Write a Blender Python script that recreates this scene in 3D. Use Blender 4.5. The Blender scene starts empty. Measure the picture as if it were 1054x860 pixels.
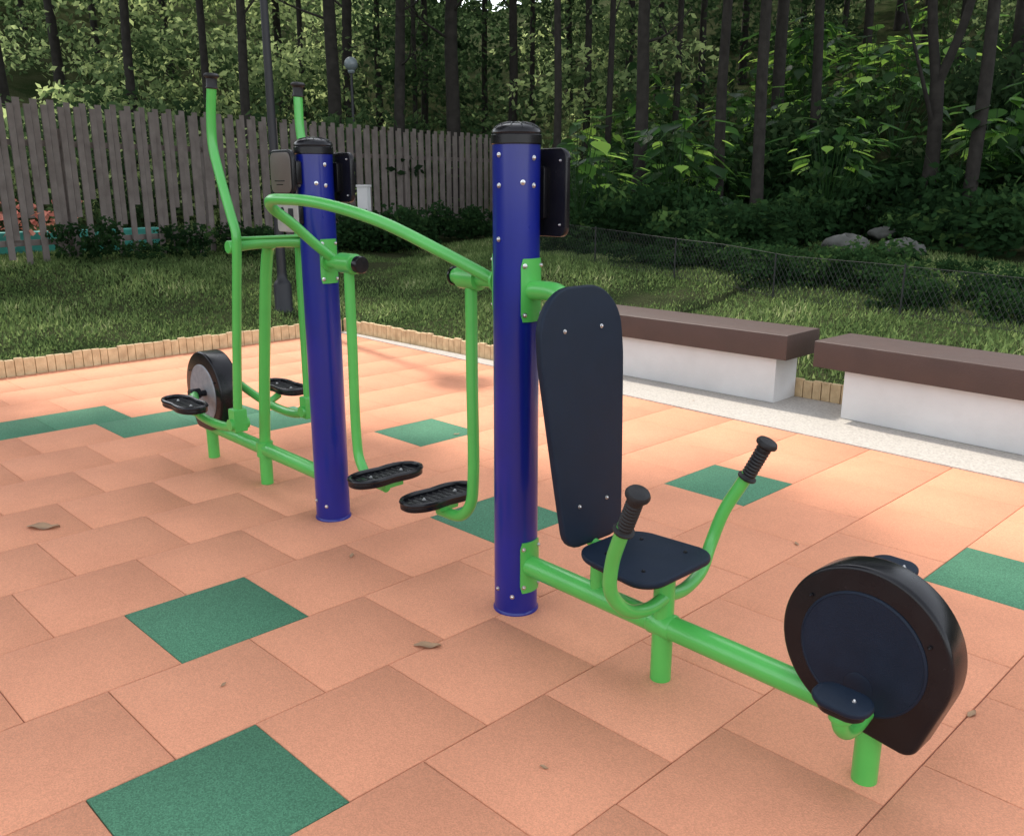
import bpy, math, random
import numpy as np
from mathutils import Vector, Matrix
rnd = random.Random(7); RS = np.random.RandomState(11)
S2 = math.sqrt(2.0)
scene = bpy.context.scene
COL = scene.collection

# ------------------------------------------------------------------ materials
def mat_base(name):
    m = bpy.data.materials.new(name); m.use_nodes = True
    nt = m.node_tree; nt.nodes.clear()
    out = nt.nodes.new('ShaderNodeOutputMaterial')
    return m, nt, out
def N(nt, t, **kw):
    n = nt.nodes.new(t)
    for k, v in kw.items(): setattr(n, k, v)
    return n
def simple(name, c1, c2=None, rough=0.5, nscale=20, bump=0.0, bscale=200, metal=0.0, coat=0.0, rvar=0.1, spec=0.5):
    m, nt, out = mat_base(name)
    b = N(nt, 'ShaderNodeBsdfPrincipled')
    tc = N(nt, 'ShaderNodeTexCoord')
    no = N(nt, 'ShaderNodeTexNoise'); no.inputs['Scale'].default_value = nscale; no.inputs['Detail'].default_value = 6
    nt.links.new(tc.outputs['Object'], no.inputs['Vector'])
    mx = N(nt, 'ShaderNodeMix', data_type='RGBA')
    if c2 is None: c2 = tuple(c*0.75 for c in c1)
    mr = N(nt, 'ShaderNodeMapRange'); mr.inputs[1].default_value = 0.3; mr.inputs[2].default_value = 0.7
    nt.links.new(no.outputs[0], mr.inputs[0])
    nt.links.new(mr.outputs[0], mx.inputs[0])
    mx.inputs[6].default_value = (*c1, 1); mx.inputs[7].default_value = (*c2, 1)
    nt.links.new(mx.outputs[2], b.inputs['Base Color'])
    r2 = N(nt, 'ShaderNodeMapRange'); r2.inputs[3].default_value = max(0.02, rough-rvar); r2.inputs[4].default_value = min(1, rough+rvar)
    nt.links.new(no.outputs[0], r2.inputs[0]); nt.links.new(r2.outputs[0], b.inputs['Roughness'])
    b.inputs['Metallic'].default_value = metal
    b.inputs['Coat Weight'].default_value = coat
    b.inputs['Coat Roughness'].default_value = 0.12
    b.inputs['Specular IOR Level'].default_value = spec
    if bump > 0:
        n2 = N(nt, 'ShaderNodeTexNoise'); n2.inputs['Scale'].default_value = bscale; n2.inputs['Detail'].default_value = 4
        nt.links.new(tc.outputs['Object'], n2.inputs['Vector'])
        bp = N(nt, 'ShaderNodeBump'); bp.inputs['Strength'].default_value = bump; bp.inputs['Distance'].default_value = 0.01
        nt.links.new(n2.outputs[0], bp.inputs['Height']); nt.links.new(bp.outputs[0], b.inputs['Normal'])
    nt.links.new(b.outputs[0], out.inputs[0])
    return m
def leafmat(name, stops, trans=0.35, gloss=False, val=2.0):
    m, nt, out = mat_base(name)
    at = N(nt, 'ShaderNodeAttribute'); at.attribute_name = 'tint'
    cr = N(nt, 'ShaderNodeValToRGB')
    el = cr.color_ramp.elements
    while len(el) < len(stops): el.new(0.5)
    for e, (p, c) in zip(el, stops): e.position = p; e.color = (*c, 1)
    nt.links.new(at.outputs['Fac'], cr.inputs[0])
    if gloss:
        b = N(nt, 'ShaderNodeBsdfPrincipled'); b.inputs['Roughness'].default_value = 0.35; b.inputs['Specular IOR Level'].default_value = 0.3
        nt.links.new(cr.outputs[0], b.inputs['Base Color'])
    else:
        b = N(nt, 'ShaderNodeBsdfDiffuse'); nt.links.new(cr.outputs[0], b.inputs['Color'])
    t = N(nt, 'ShaderNodeBsdfTranslucent')
    hs = N(nt, 'ShaderNodeHueSaturation'); hs.inputs['Value'].default_value = val; hs.inputs['Hue'].default_value = 0.48
    nt.links.new(cr.outputs[0], hs.inputs['Color']); nt.links.new(hs.outputs[0], t.inputs['Color'])
    mx = N(nt, 'ShaderNodeMixShader'); mx.inputs[0].default_value = trans
    nt.links.new(b.outputs[0], mx.inputs[1]); nt.links.new(t.outputs[0], mx.inputs[2])
    nt.links.new(mx.outputs[0], out.inputs[0])
    return m

M = {}
M['green'] = simple('green_powder_coat', (0.078,0.43,0.080), (0.064,0.37,0.066), rough=0.36, nscale=6, coat=0.25, bump=0.05, bscale=300)
M['blue'] = simple('blue_powder_coat', (0.004,0.012,0.20), (0.0035,0.010,0.16), rough=0.32, nscale=5, coat=0.3, bump=0.04, bscale=250, spec=0.35)
M['black'] = simple('black_plastic', (0.006,0.006,0.008), (0.009,0.009,0.011), rough=0.24, nscale=12, bump=0.04, bscale=400, spec=0.28)
M['rubber'] = simple('black_rubber_grip', (0.010,0.010,0.011), (0.016,0.016,0.017), rough=0.5, nscale=30, bump=0.2, bscale=300, spec=0.3)
M['navy'] = simple('navy_board', (0.004,0.011,0.024), (0.006,0.014,0.030), rough=0.5, nscale=14, bump=0.2, bscale=500, spec=0.22)
M['steel'] = simple('stainless_bolt', (0.6,0.6,0.6), rough=0.3, metal=1.0)
M['greyface'] = simple('grey_aluminium_face', (0.28,0.29,0.31), (0.21,0.22,0.24), rough=0.5, nscale=30, metal=0.3)
M['notice'] = simple('notice_plate', (0.34,0.34,0.32), (0.26,0.26,0.25), rough=0.4, nscale=25)
M['brown_panel'] = simple('dark_brown_panel', (0.11,0.095,0.082), (0.085,0.073,0.064), rough=0.35, nscale=8)
M['conc'] = simple('pale_concrete', (0.50,0.46,0.41), (0.34,0.31,0.275), rough=0.85, nscale=70, bump=0.6, bscale=120)
M['white'] = simple('white_painted_render', (0.62,0.615,0.61), (0.54,0.535,0.53), rough=0.75, nscale=3, bump=0.3, bscale=60)
M['slab'] = simple('brown_bench_slab', (0.066,0.038,0.031), (0.057,0.034,0.028), rough=0.6, nscale=5, bump=0.25, bscale=90)
M['fence'] = simple('weathered_brown_wood', (0.165,0.142,0.128), (0.112,0.094,0.084), rough=0.8, nscale=5, bump=0.3, bscale=50, spec=0.25)
M['edging'] = simple('pale_pine_edging', (0.66,0.49,0.28), (0.45,0.31,0.17), rough=0.8, nscale=14, bump=0.5, bscale=60)
M['bark'] = simple('tree_bark', (0.018,0.016,0.014), (0.034,0.031,0.027), rough=0.95, nscale=7, bump=1.0, bscale=25, spec=0.15)
M['rock'] = simple('grey_rock', (0.095,0.094,0.088), (0.045,0.048,0.040), rough=0.9, nscale=5, bump=1.0, bscale=15)
M['pole'] = simple('dark_grey_metal', (0.014,0.015,0.018), (0.020,0.021,0.025), rough=0.45, nscale=10, spec=0.3)
M['wire'] = simple('black_wire', (0.010,0.011,0.011), rough=0.6)
M['globe'] = simple('opal_globe', (0.17,0.20,0.21), (0.14,0.17,0.18), rough=0.4)
M['turq'] = simple('turquoise_paint', (0.05,0.38,0.30), (0.04,0.28,0.24), rough=0.6, nscale=3)
M['orange'] = leafmat('orange_petals', [(0,(0.35,0.14,0.09)),(1,(0.55,0.25,0.17))])
M['deadleaf'] = simple('dry_leaf', (0.40,0.25,0.14), (0.24,0.14,0.08), rough=0.8, nscale=20)
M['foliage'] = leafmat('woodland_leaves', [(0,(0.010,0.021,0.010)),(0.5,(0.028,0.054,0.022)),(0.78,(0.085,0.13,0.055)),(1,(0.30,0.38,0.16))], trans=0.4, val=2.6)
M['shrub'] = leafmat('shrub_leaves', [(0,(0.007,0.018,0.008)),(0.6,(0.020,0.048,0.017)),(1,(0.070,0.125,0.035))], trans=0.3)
M['broad'] = leafmat('broad_leaves', [(0,(0.012,0.036,0.010)),(0.5,(0.030,0.090,0.022)),(0.8,(0.12,0.27,0.045)),(1,(0.34,0.55,0.10))], trans=0.5, gloss=True, val=2.6)
M['grass'] = leafmat('grass_blades', [(0,(0.050,0.085,0.030)),(0.5,(0.098,0.155,0.052)),(0.85,(0.17,0.24,0.09)),(1,(0.34,0.35,0.19))], trans=0.35)

def ground_mat():
    m, nt, out = mat_base('soil_and_grass')
    b = N(nt,'ShaderNodeBsdfDiffuse')
    tc = N(nt,'ShaderNodeTexCoord')
    n1 = N(nt,'ShaderNodeTexNoise'); n1.inputs['Scale'].default_value = 1.3; n1.inputs['Detail'].default_value = 8
    n2 = N(nt,'ShaderNodeTexNoise'); n2.inputs['Scale'].default_value = 30; n2.inputs['Detail'].default_value = 5
    for n in (n1,n2): nt.links.new(tc.outputs['Object'], n.inputs['Vector'])
    cr = N(nt,'ShaderNodeValToRGB'); e = cr.color_ramp.elements
    e[0].position=0.35; e[0].color=(0.026,0.040,0.016,1); e[1].position=0.65; e[1].color=(0.060,0.066,0.034,1)
    mx = N(nt,'ShaderNodeMix', data_type='RGBA', blend_type='MULTIPLY'); mx.inputs[0].default_value=0.7
    nt.links.new(n1.outputs[0], cr.inputs[0]); nt.links.new(cr.outputs[0], mx.inputs[6])
    c2 = N(nt,'ShaderNodeValToRGB'); c2.color_ramp.elements[0].position=0.3; c2.color_ramp.elements[0].color=(0.4,0.4,0.4,1); c2.color_ramp.elements[1].position=0.7
    nt.links.new(n2.outputs[0], c2.inputs[0]); nt.links.new(c2.outputs[0], mx.inputs[7])
    nt.links.new(mx.outputs[2], b.inputs['Color'])
    bp = N(nt,'ShaderNodeBump'); bp.inputs['Strength'].default_value=1; bp.inputs['Distance'].default_value=0.04
    nt.links.new(n2.outputs[0], bp.inputs['Height']); nt.links.new(bp.outputs[0], b.inputs['Normal'])
    nt.links.new(b.outputs[0], out.inputs[0]); return m
M['ground'] = ground_mat()

def tile_mat(name, ca, cb, cdark, spk=(0.85,1.13)):
    m, nt, out = mat_base(name)
    b = N(nt,'ShaderNodeBsdfPrincipled'); b.inputs['Roughness'].default_value = 0.85; b.inputs['Specular IOR Level'].default_value=0.25
    tc = N(nt,'ShaderNodeTexCoord'); at = N(nt,'ShaderNodeAttribute'); at.attribute_name='tint'
    mx = N(nt,'ShaderNodeMix', data_type='RGBA'); mx.inputs[6].default_value=(*ca,1); mx.inputs[7].default_value=(*cb,1)
    nt.links.new(at.outputs['Fac'], mx.inputs[0])
    n1 = N(nt,'ShaderNodeTexNoise'); n1.inputs['Scale'].default_value=1.4; n1.inputs['Detail'].default_value=10; n1.inputs['Roughness'].default_value=0.72
    nt.links.new(tc.outputs['Object'], n1.inputs['Vector'])
    r1 = N(nt,'ShaderNodeMapRange'); r1.inputs[1].default_value=0.40; r1.inputs[2].default_value=0.72; r1.inputs[3].default_value=0.0; r1.inputs[4].default_value=0.6
    nt.links.new(n1.outputs[0], r1.inputs[0])
    m2 = N(nt,'ShaderNodeMix', data_type='RGBA'); m2.inputs[7].default_value=(*cdark,1)
    nt.links.new(r1.outputs[0], m2.inputs[0]); nt.links.new(mx.outputs[2], m2.inputs[6])
    v = N(nt,'ShaderNodeTexVoronoi'); v.inputs['Scale'].default_value=270
    nt.links.new(tc.outputs['Object'], v.inputs['Vector'])
    sp = N(nt,'ShaderNodeSeparateColor'); nt.links.new(v.outputs['Color'], sp.inputs[0])
    r2 = N(nt,'ShaderNodeMapRange'); r2.inputs[3].default_value=spk[0]; r2.inputs[4].default_value=spk[1]
    nt.links.new(sp.outputs[0], r2.inputs[0])
    m3 = N(nt,'ShaderNodeMix', data_type='RGBA', blend_type='MULTIPLY'); m3.inputs[0].default_value=1
    nt.links.new(m2.outputs[2], m3.inputs[6]); nt.links.new(r2.outputs[0], m3.inputs[7])
    nt.links.new(m3.outputs[2], b.inputs['Base Color'])
    bp = N(nt,'ShaderNodeBump'); bp.inputs['Strength'].default_value=0.35; bp.inputs['Distance'].default_value=0.003
    nt.links.new(v.outputs['Distance'], bp.inputs['Height']); nt.links.new(bp.outputs[0], b.inputs['Normal'])
    nt.links.new(b.outputs[0], out.inputs[0]); return m
M['tile_red'] = tile_mat('terracotta_rubber', (0.65,0.285,0.165), (0.68,0.302,0.177), (0.53,0.225,0.130),(0.87,1.12))
M['tile_green'] = tile_mat('green_rubber', (0.066,0.185,0.108), (0.074,0.205,0.120), (0.050,0.15,0.088),(0.7,1.3))
M['tile_base'] = simple('joint_bedding', (0.26,0.115,0.08), rough=0.95)  # brown bedding colour that shows in the tile joints

# ------------------------------------------------------------------ builder
class B:
    def __init__(s): s.v=[]; s.f=[]; s.m=[]; s.mats=[]
    def mi(s, key):
        if key not in s.mats: s.mats.append(key)
        return s.mats.index(key)
    def add(s, vs, fs, key):
        o=len(s.v); k=s.mi(key)
        s.v += [tuple(v) for v in vs]
        for f in fs: s.f.append(tuple(i+o for i in f)); s.m.append(k)
    def tube(s, pts, r, key='green', seg=16, smooth=True, caps=True, sub=8):
        P=[Vector(p) for p in pts]; R = r if isinstance(r,(list,tuple)) else [r]*len(P)
        if smooth and len(P)>2:
            Q=[];RR=[]
            for i in range(len(P)-1):
                p0=P[max(i-1,0)];p1=P[i];p2=P[i+1];p3=P[min(i+2,len(P)-1)]
                if i==0: p0=p1*2-p2
                if i+2>len(P)-1: p3=p2*2-p1
                def tj(a,b_,t): return t+max((b_-a).length,1e-5)**0.5
                t0=0;t1=tj(p0,p1,t0);t2=tj(p1,p2,t1);t3=tj(p2,p3,t2)
                for j in range(sub):
                    t=t1+(t2-t1)*j/sub
                    A1=(t1-t)/(t1-t0)*p0+(t-t0)/(t1-t0)*p1; A2=(t2-t)/(t2-t1)*p1+(t-t1)/(t2-t1)*p2; A3=(t3-t)/(t3-t2)*p2+(t-t2)/(t3-t2)*p3
                    B1=(t2-t)/(t2-t0)*A1+(t-t0)/(t2-t0)*A2; B2=(t3-t)/(t3-t1)*A2+(t-t1)/(t3-t1)*A3
                    Q.append((t2-t)/(t2-t1)*B1+(t-t1)/(t2-t1)*B2); RR.append(R[i]+(R[i+1]-R[i])*j/sub)
            Q.append(P[-1]);RR.append(R[-1]); P=Q;R=RR
        T=[]
        for i in range(len(P)):
            a=P[max(i-1,0)];b=P[min(i+1,len(P)-1)]; T.append((b-a).normalized())
        up=Vector((0,0,1)) if abs(T[0].z)<0.9 else Vector((1,0,0))
        n=(up-T[0]*up.dot(T[0])).normalized()
        vs=[];fs=[]
        for i in range(len(P)):
            n=(n-T[i]*n.dot(T[i])).normalized(); b=T[i].cross(n)
            for k in range(seg):
                a=2*math.pi*k/seg; vs.append(P[i]+(n*math.cos(a)+b*math.sin(a))*R[i])
        for i in range(len(P)-1):
            for k in range(seg):
                k2=(k+1)%seg; fs.append((i*seg+k,i*seg+k2,(i+1)*seg+k2,(i+1)*seg+k))
        if caps:
            fs.append(tuple(range(seg-1,-1,-1))); fs.append(tuple((len(P)-1)*seg+k for k in range(seg)))
        s.add(vs,fs,key)
    def lathe(s, prof, c, axis, key, seg=24):
        c=Vector(c);ax=Vector(axis).normalized()
        up=Vector((0,0,1)) if abs(ax.z)<0.9 else Vector((1,0,0))
        n=(up-ax*up.dot(ax)).normalized();b=ax.cross(n);vs=[];fs=[]
        for r,h in prof:
            for k in range(seg):
                a=2*math.pi*k/seg; vs.append(c+ax*h+(n*math.cos(a)+b*math.sin(a))*max(r,1e-4))
        for i in range(len(prof)-1):
            for k in range(seg):
                k2=(k+1)%seg; fs.append((i*seg+k,i*seg+k2,(i+1)*seg+k2,(i+1)*seg+k))
        fs.append(tuple(range(seg-1,-1,-1))); fs.append(tuple((len(prof)-1)*seg+k for k in range(seg)))
        s.add(vs,fs,key)
    def prism(s, ol, o, u, v, th, key, bev=0.004, key_face=None):
        o=Vector(o);u=Vector(u).normalized();v=Vector(v).normalized();n=u.cross(v).normalized()
        m=len(ol); nm=[]
        for i in range(m):
            a=Vector(ol[i-1]);c=Vector(ol[(i+1)%m]);t=(c-a).normalized(); nm.append(Vector((t.y,-t.x)))
        vs=[];fs=[]
        lay=[(-bev,-th/2),(-bev*0.6,-th/2+bev*0.1),(-bev*0.3,-th/2+bev*0.3),(-bev*.1,-th/2+bev*.6),(0,-th/2+bev),(0,th/2-bev),(-bev*.1,th/2-bev*.6),(-bev*0.3,th/2-bev*0.3),(-bev*.6,th/2-bev*.1),(-bev,th/2)]
        for e,h in lay:
            for i in range(m):
                p=Vector(ol[i])+nm[i]*e; vs.append(o+u*p.x+v*p.y+n*h)
        L=len(lay)
        for j in range(L-1):
            for i in range(m):
                i2=(i+1)%m; fs.append((j*m+i,j*m+i2,(j+1)*m+i2,(j+1)*m+i))
        fs.append(tuple(range(m-1,-1,-1))); fs.append(tuple((L-1)*m+i for i in range(m)))
        s.add(vs,fs,key)
    def box(s, c, size, key, bev=0.004, rz=0.0):
        w,d,h=size; ca,sa=math.cos(rz),math.sin(rz)
        s.prism([(-w/2,-d/2),(w/2,-d/2),(w/2,d/2),(-w/2,d/2)], c,(ca,sa,0),(-sa,ca,0),h,key,bev)
    def slat(s, c, size, key, rz=0.0, tilt=0.0):
        w,d,h=size; ca,sa=math.cos(rz),math.sin(rz); vs=[]
        for z in (-h/2,h/2):
            for x,y in ((-w/2,-d/2),(w/2,-d/2),(w/2,d/2),(-w/2,d/2)):
                x+=tilt*z; vs.append((c[0]+x*ca-y*sa,c[1]+x*sa+y*ca,c[2]+z))
        s.add(vs,[(3,2,1,0),(4,5,6,7),(0,1,5,4),(1,2,6,5),(2,3,7,6),(3,0,4,7)],key)
    def bolt(s, c, n, r=0.008, key='steel'):
        s.lathe([(r*1.5,0),(r*1.5,0.002),(r,0.0025),(r*0.9,0.006),(r*0.4,0.008),(0.0005,0.0085)], c, n, key, seg=10)
    def arc(s, c, r, a0, a1, z0, z1, th, key, seg=10):
        vs=[];fs=[];m=8
        for j in range(m+1):
            z=z0+(z1-z0)*j/m
            q=min((z-z0),(z1-z))/0.02; k=1-0.14*(1-min(1,q))
            for i in range(seg+1):
                a=(a0+a1)/2+((a1-a0)/2)*k*(2*i/seg-1)
                for rr_ in (r, r+th): vs.append((c[0]+rr_*math.cos(a),c[1]+rr_*math.sin(a),z))
        W_=(seg+1)*2
        for j in range(m):
            for i in range(seg):
                a=j*W_+i*2; fs.append((a+1,a+3,a+W_+3,a+W_+1))
            fs.append((j*W_,j*W_+1,(j+1)*W_+1,(j+1)*W_)); e=j*W_+seg*2; fs.append((e+1,e,e+W_,e+W_+1))
        for i in range(seg):
            fs.append((i*2,i*2+2,i*2+3,i*2+1)); t=m*W_+i*2; fs.append((t+1,t+3,t+2,t))
        s.add(vs,fs,key)
    def make(s, name, origin=None, parent=None, ang=38):
        me=bpy.data.meshes.new(name)
        V=np.array(s.v,dtype=float)
        if origin is None:
            origin=Vector(((V[:,0].min()+V[:,0].max())/2,(V[:,1].min()+V[:,1].max())/2,V[:,2].min()))
        origin=Vector(origin)
        me.from_pydata([tuple(x) for x in (V-np.array(origin))],[],s.f)
        for k in s.mats: me.materials.append(M[k])
        me.polygons.foreach_set('material_index', s.m)
        me.shade_smooth(); me.set_sharp_from_angle(angle=math.radians(ang)); me.update()
        ob=bpy.data.objects.new(name,me); COL.objects.link(ob)
        ob['wo']=tuple(origin)
        if parent is not None:
            ob.parent=parent; ob.location=origin-Vector(parent['wo'])
        else: ob.location=origin
        return ob
def empty(name, loc, rz=0, sc=1):
    e=bpy.data.objects.new(name,None); e.empty_display_size=0.2; COL.objects.link(e); e.location=loc
    e.rotation_euler=(0,0,rz); e.scale=(sc,)*3; e['wo']=tuple(loc); return e
def tag(o,label,cat,group=None,kind=None):
    o['label']=label; o['category']=cat
    if group: o['group']=group
    if kind: o['kind']=kind
def fastmesh(name, V, F, mats, tint=None, midx=None, smooth=False):
    me=bpy.data.meshes.new(name); k=F.shape[1]
    me.vertices.add(len(V)); me.vertices.foreach_set('co',V.astype(np.float32).ravel())
    me.loops.add(F.size); me.loops.foreach_set('vertex_index',F.astype(np.int32).ravel())
    me.polygons.add(len(F)); me.polygons.foreach_set('loop_start',np.arange(0,F.size,k,dtype=np.int32))
    for m_ in mats: me.materials.append(M[m_])
    me.update(calc_edges=True)
    if tint is not None:
        a=me.attributes.new('tint','FLOAT','FACE'); a.data.foreach_set('value',tint.astype(np.float32))
    if midx is not None: me.polygons.foreach_set('material_index',midx.astype(np.int32))
    if smooth: me.shade_smooth()
    me.validate(); me.update(); return me

def rr(w,h,r,seg=6):
    o=[]
    for cx,cy,a0 in ((w/2-r,-h/2+r,-90),(w/2-r,h/2-r,0),(-w/2+r,h/2-r,90),(-w/2+r,-h/2+r,180)):
        for i in range(seg+1):
            a=math.radians(a0+90*i/seg); o.append((cx+r*math.cos(a),cy+r*math.sin(a)))
    return o
def hull(pts):
    pts=sorted(set((round(a,5),round(b,5)) for a,b in pts))
    def half(ps):
        h=[]
        for p in ps:
            while len(h)>1 and (h[-1][0]-h[-2][0])*(p[1]-h[-2][1])-(h[-1][1]-h[-2][1])*(p[0]-h[-2][0])<=0: h.pop()
            h.append(p)
        return h
    a=half(pts); b=half(pts[::-1]); return a[:-1]+b[:-1]
def circ(cx,cy,r,n=48): return [(cx+r*math.cos(2*math.pi*i/n),cy+r*math.sin(2*math.pi*i/n)) for i in range(n)]

def P(u,F):
    R=(u-527)/904.0*(F*0.9668+0.3); return ((R-F)/S2,(F+R)/S2)
def g(x,y):
    yl = 5.66 if x < -5.6 else 6.36
    d=max(-8.40-x, y-yl, 0.0)
    if d<=0: return -0.03
    h=0.05+0.1*min(d,5)+0.03*max(0,min(d,10)-5)+0.40*max(0,min(d,44)-10)
    h+=0.05*min(1,d/3)*(math.sin(x*1.1+y*0.6)+math.sin(y*1.7-x*0.5))
    return h
# ------------------------------------------------------------------ camera
cam=bpy.data.cameras.new('camera'); co=bpy.data.objects.new('camera',cam); COL.objects.link(co)
co.location=(0,0,1.6); co.rotation_euler=(math.radians(90-14.81),0,math.radians(45))
cam.sensor_width=36; cam.lens=904/1054*36; cam.clip_end=500; cam.clip_start=0.05
scene.camera=co

# ------------------------------------------------------------------ ground
xs=sorted(set([-110,-90,-75]+[round(-62+i*1.0,3) for i in range(54)]+[-8.44,-8.40,-8.36,-5.62,-5.58]+[round(-8+i*0.8,3) for i in range(24)]+[20,35,60,90]))
ys=sorted(set([-60,-40,-20]+[round(-10+i*1.0,3) for i in range(15)]+[5.62,5.66,5.70,6.32,6.36,6.40,5.0]+[round(7+i*1.0,3) for i in range(50)]+[70,90,120]))
V=np.array([(x,y,g(x,y)) for y in ys for x in xs]); nx=len(xs)
F=np.array([(j*nx+i,j*nx+i+1,(j+1)*nx+i+1,(j+1)*nx+i) for j in range(len(ys)-1) for i in range(nx-1)])
me=fastmesh('ground',V,F,['ground'],smooth=False); ob=bpy.data.objects.new('ground',me); COL.objects.link(ob)
tag(ob,'grassy earth rising gently into a wooded slope','ground',kind='structure')

# tiles
def edge(x): return 5.24-0.038*x
greens={( -3.24,1.12),(-2.24,0.62),(-2.74,3.87),(-4.74,3.37),(-1.24,3.62),(-3.24,2.62),(-6.24,2.12),(-6.74,1.87),(-6.74,1.37),(-6.24,2.62),(-5.74,2.87),(-0.24,-0.38),(0.26,3.37)}
V=[];F=[];T=[];MI=[]
gap=0.0018; bv=0.0022
for i in range(-11,12):
    b0=-3.24+0.5*i; ph=0.12 if i%2==0 else 0.37
    b1=b0+0.5
    for k in range(-6,12):
        a0=ph+0.5*k; a1=a0+0.5
        if b1<-8.25 or a0>=edge(b1)-0.03: continue
        isg=any(abs(b0-q[0])<0.05 and abs(a0-q[1])<0.05 for q in greens)
        dz=rnd.uniform(-0.0002,0.0003); o=len(V)
        x0,x1,y0,y1=b0+gap,b1-gap,a0+gap*.7,a1-gap*.7
        tl=[rnd.uniform(-0.0003,0.0003) for _ in range(4)]
        jx,jy=rnd.uniform(-.0006,.0006),rnd.uniform(-.0006,.0006)
        for (e,z) in ((0,-0.02),(0,-bv),(bv,0)):
            for c,(x,y) in enumerate(((x0+e,y0+e),(x1-e,y0+e),(x1-e,y1-e),(x0+e,y1-e))):
                yy=min(y+jy,edge(x)-.004-e); xx=max(x+jx+0.022*(yy-1),-8.325+e); V.append((xx,yy,z+dz+tl[c]))
        fs=[(8,9,10,11)]
        for l in (0,4):
            for c in range(4): fs.append((l+c,l+(c+1)%4,l+4+(c+1)%4,l+4+c))
        t=rnd.random()
        for f in fs: F.append(tuple(o+q for q in f)); T.append(t); MI.append(1 if isg else 0)
me=fastmesh('rubber_tile_paving',np.array(V),np.array(F),['tile_red','tile_green'],np.array(T),np.array(MI))
ob=bpy.data.objects.new('rubber_tile_paving',me); COL.objects.link(ob)
tag(ob,'terracotta rubber safety tiles with scattered green tiles','paving',kind='structure')
b=B(); b.box((-1.4,1.1,-0.012),(13.9,8.2,0.010),'tile_base',0.0005); ob=b.make('paving_bed'); tag(ob,'dark bedding under the rubber tiles','paving',kind='structure')
b=B()
b.prism([(-8.32,edge(-8.32)),(-5.612,edge(-5.612)),(-5.612,5.63),(-8.32,5.63)],(0,0,-0.0095),(1,0,0),(0,1,0),0.034,'conc',0.002)
b.prism([(-5.61,edge(-5.61)),(4.5,edge(4.5)),(4.5,6.30),(-5.61,6.30)],(0,0,-0.0095),(1,0,0),(0,1,0),0.034,'conc',0.002)
ob=b.make('concrete_kerb_strip'); tag(ob,'pale concrete strip along the tiled area','kerb',kind='structure')

def edging(p0,p1,label):
    b=B(); p0=Vector(p0);p1=Vector(p1);d=(p1-p0);L=d.length;d.normalize();a=math.atan2(d.y,d.x);s=0
    while s<L:
        w=rnd.uniform(0.065,0.10); w=min(w,L-s)
        if w<0.02: break
        c=p0+d*(s+w/2); h=0.15+rnd.uniform(-0.010,0.010)
        b.box((c.x,c.y,h/2-0.03),(w-0.007,0.034+rnd.uniform(-0.004,0.004),h+0.05),'edging',0.010,a+rnd.uniform(-0.02,0.02)); s+=w
    o=b.make('timber_edging'); tag(o,label,'garden edging'); return o
edging((-8.36,-3),(-8.36,5.62),'pale pine peg edging between red tiles and grass')
edging((-8.34,5.66),(-5.6,5.66),'pale pine peg edging along the concrete strip')
edging((-5.58,6.33),(4.5,6.33),'pale pine peg edging behind the benches')

# ------------------------------------------------------------------ benches
def bench(x0,x1,bx0,bx1,yf,rz,label):
    L=x1-x0; cx=(x0+x1)/2
    e=empty('bench',(cx,yf+0.2,0.0085),rz)
    b=B(); b.box(((bx0+bx1)/2-cx,0,0.175),(bx1-bx0,0.33,0.35),'white',0.006); base=b.make('base',origin=(0,0,0)); base.parent=e
    b=B(); b.box((0,0,0.445),(L,0.50,0.185),'slab',0.008)
    sl=b.make('seat',origin=(0,0,0)); sl.parent=e
    tag(e,label,'bench',group='low benches along the tiled area')
bench(-5.35,-3.05,-5.2,-3.17,5.93,0.0,'long brown slab bench on white painted base')
bench(-2.80,-0.3,-2.60,-.4,5.80,math.radians(-3.5),'brown slab bench on white base at concrete strip')

# ------------------------------------------------------------------ gym station
def Lx(x): return 2.16-0.0366*x
NPX,FPX=-2.22,-3.555
st=empty('outdoor_gym_station',(NPX,Lx(NPX),0.0)); tag(st,'outdoor gym station with blue posts and green tubes','outdoor gym equipment')
XA=Vector((1,-0.0366,0)).normalized(); YA=Vector((0.0366,1,0)).normalized(); ZA=Vector((0,0,1))
def W(x,dy,z): return Vector((x,Lx(x)+dy,z))

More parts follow.
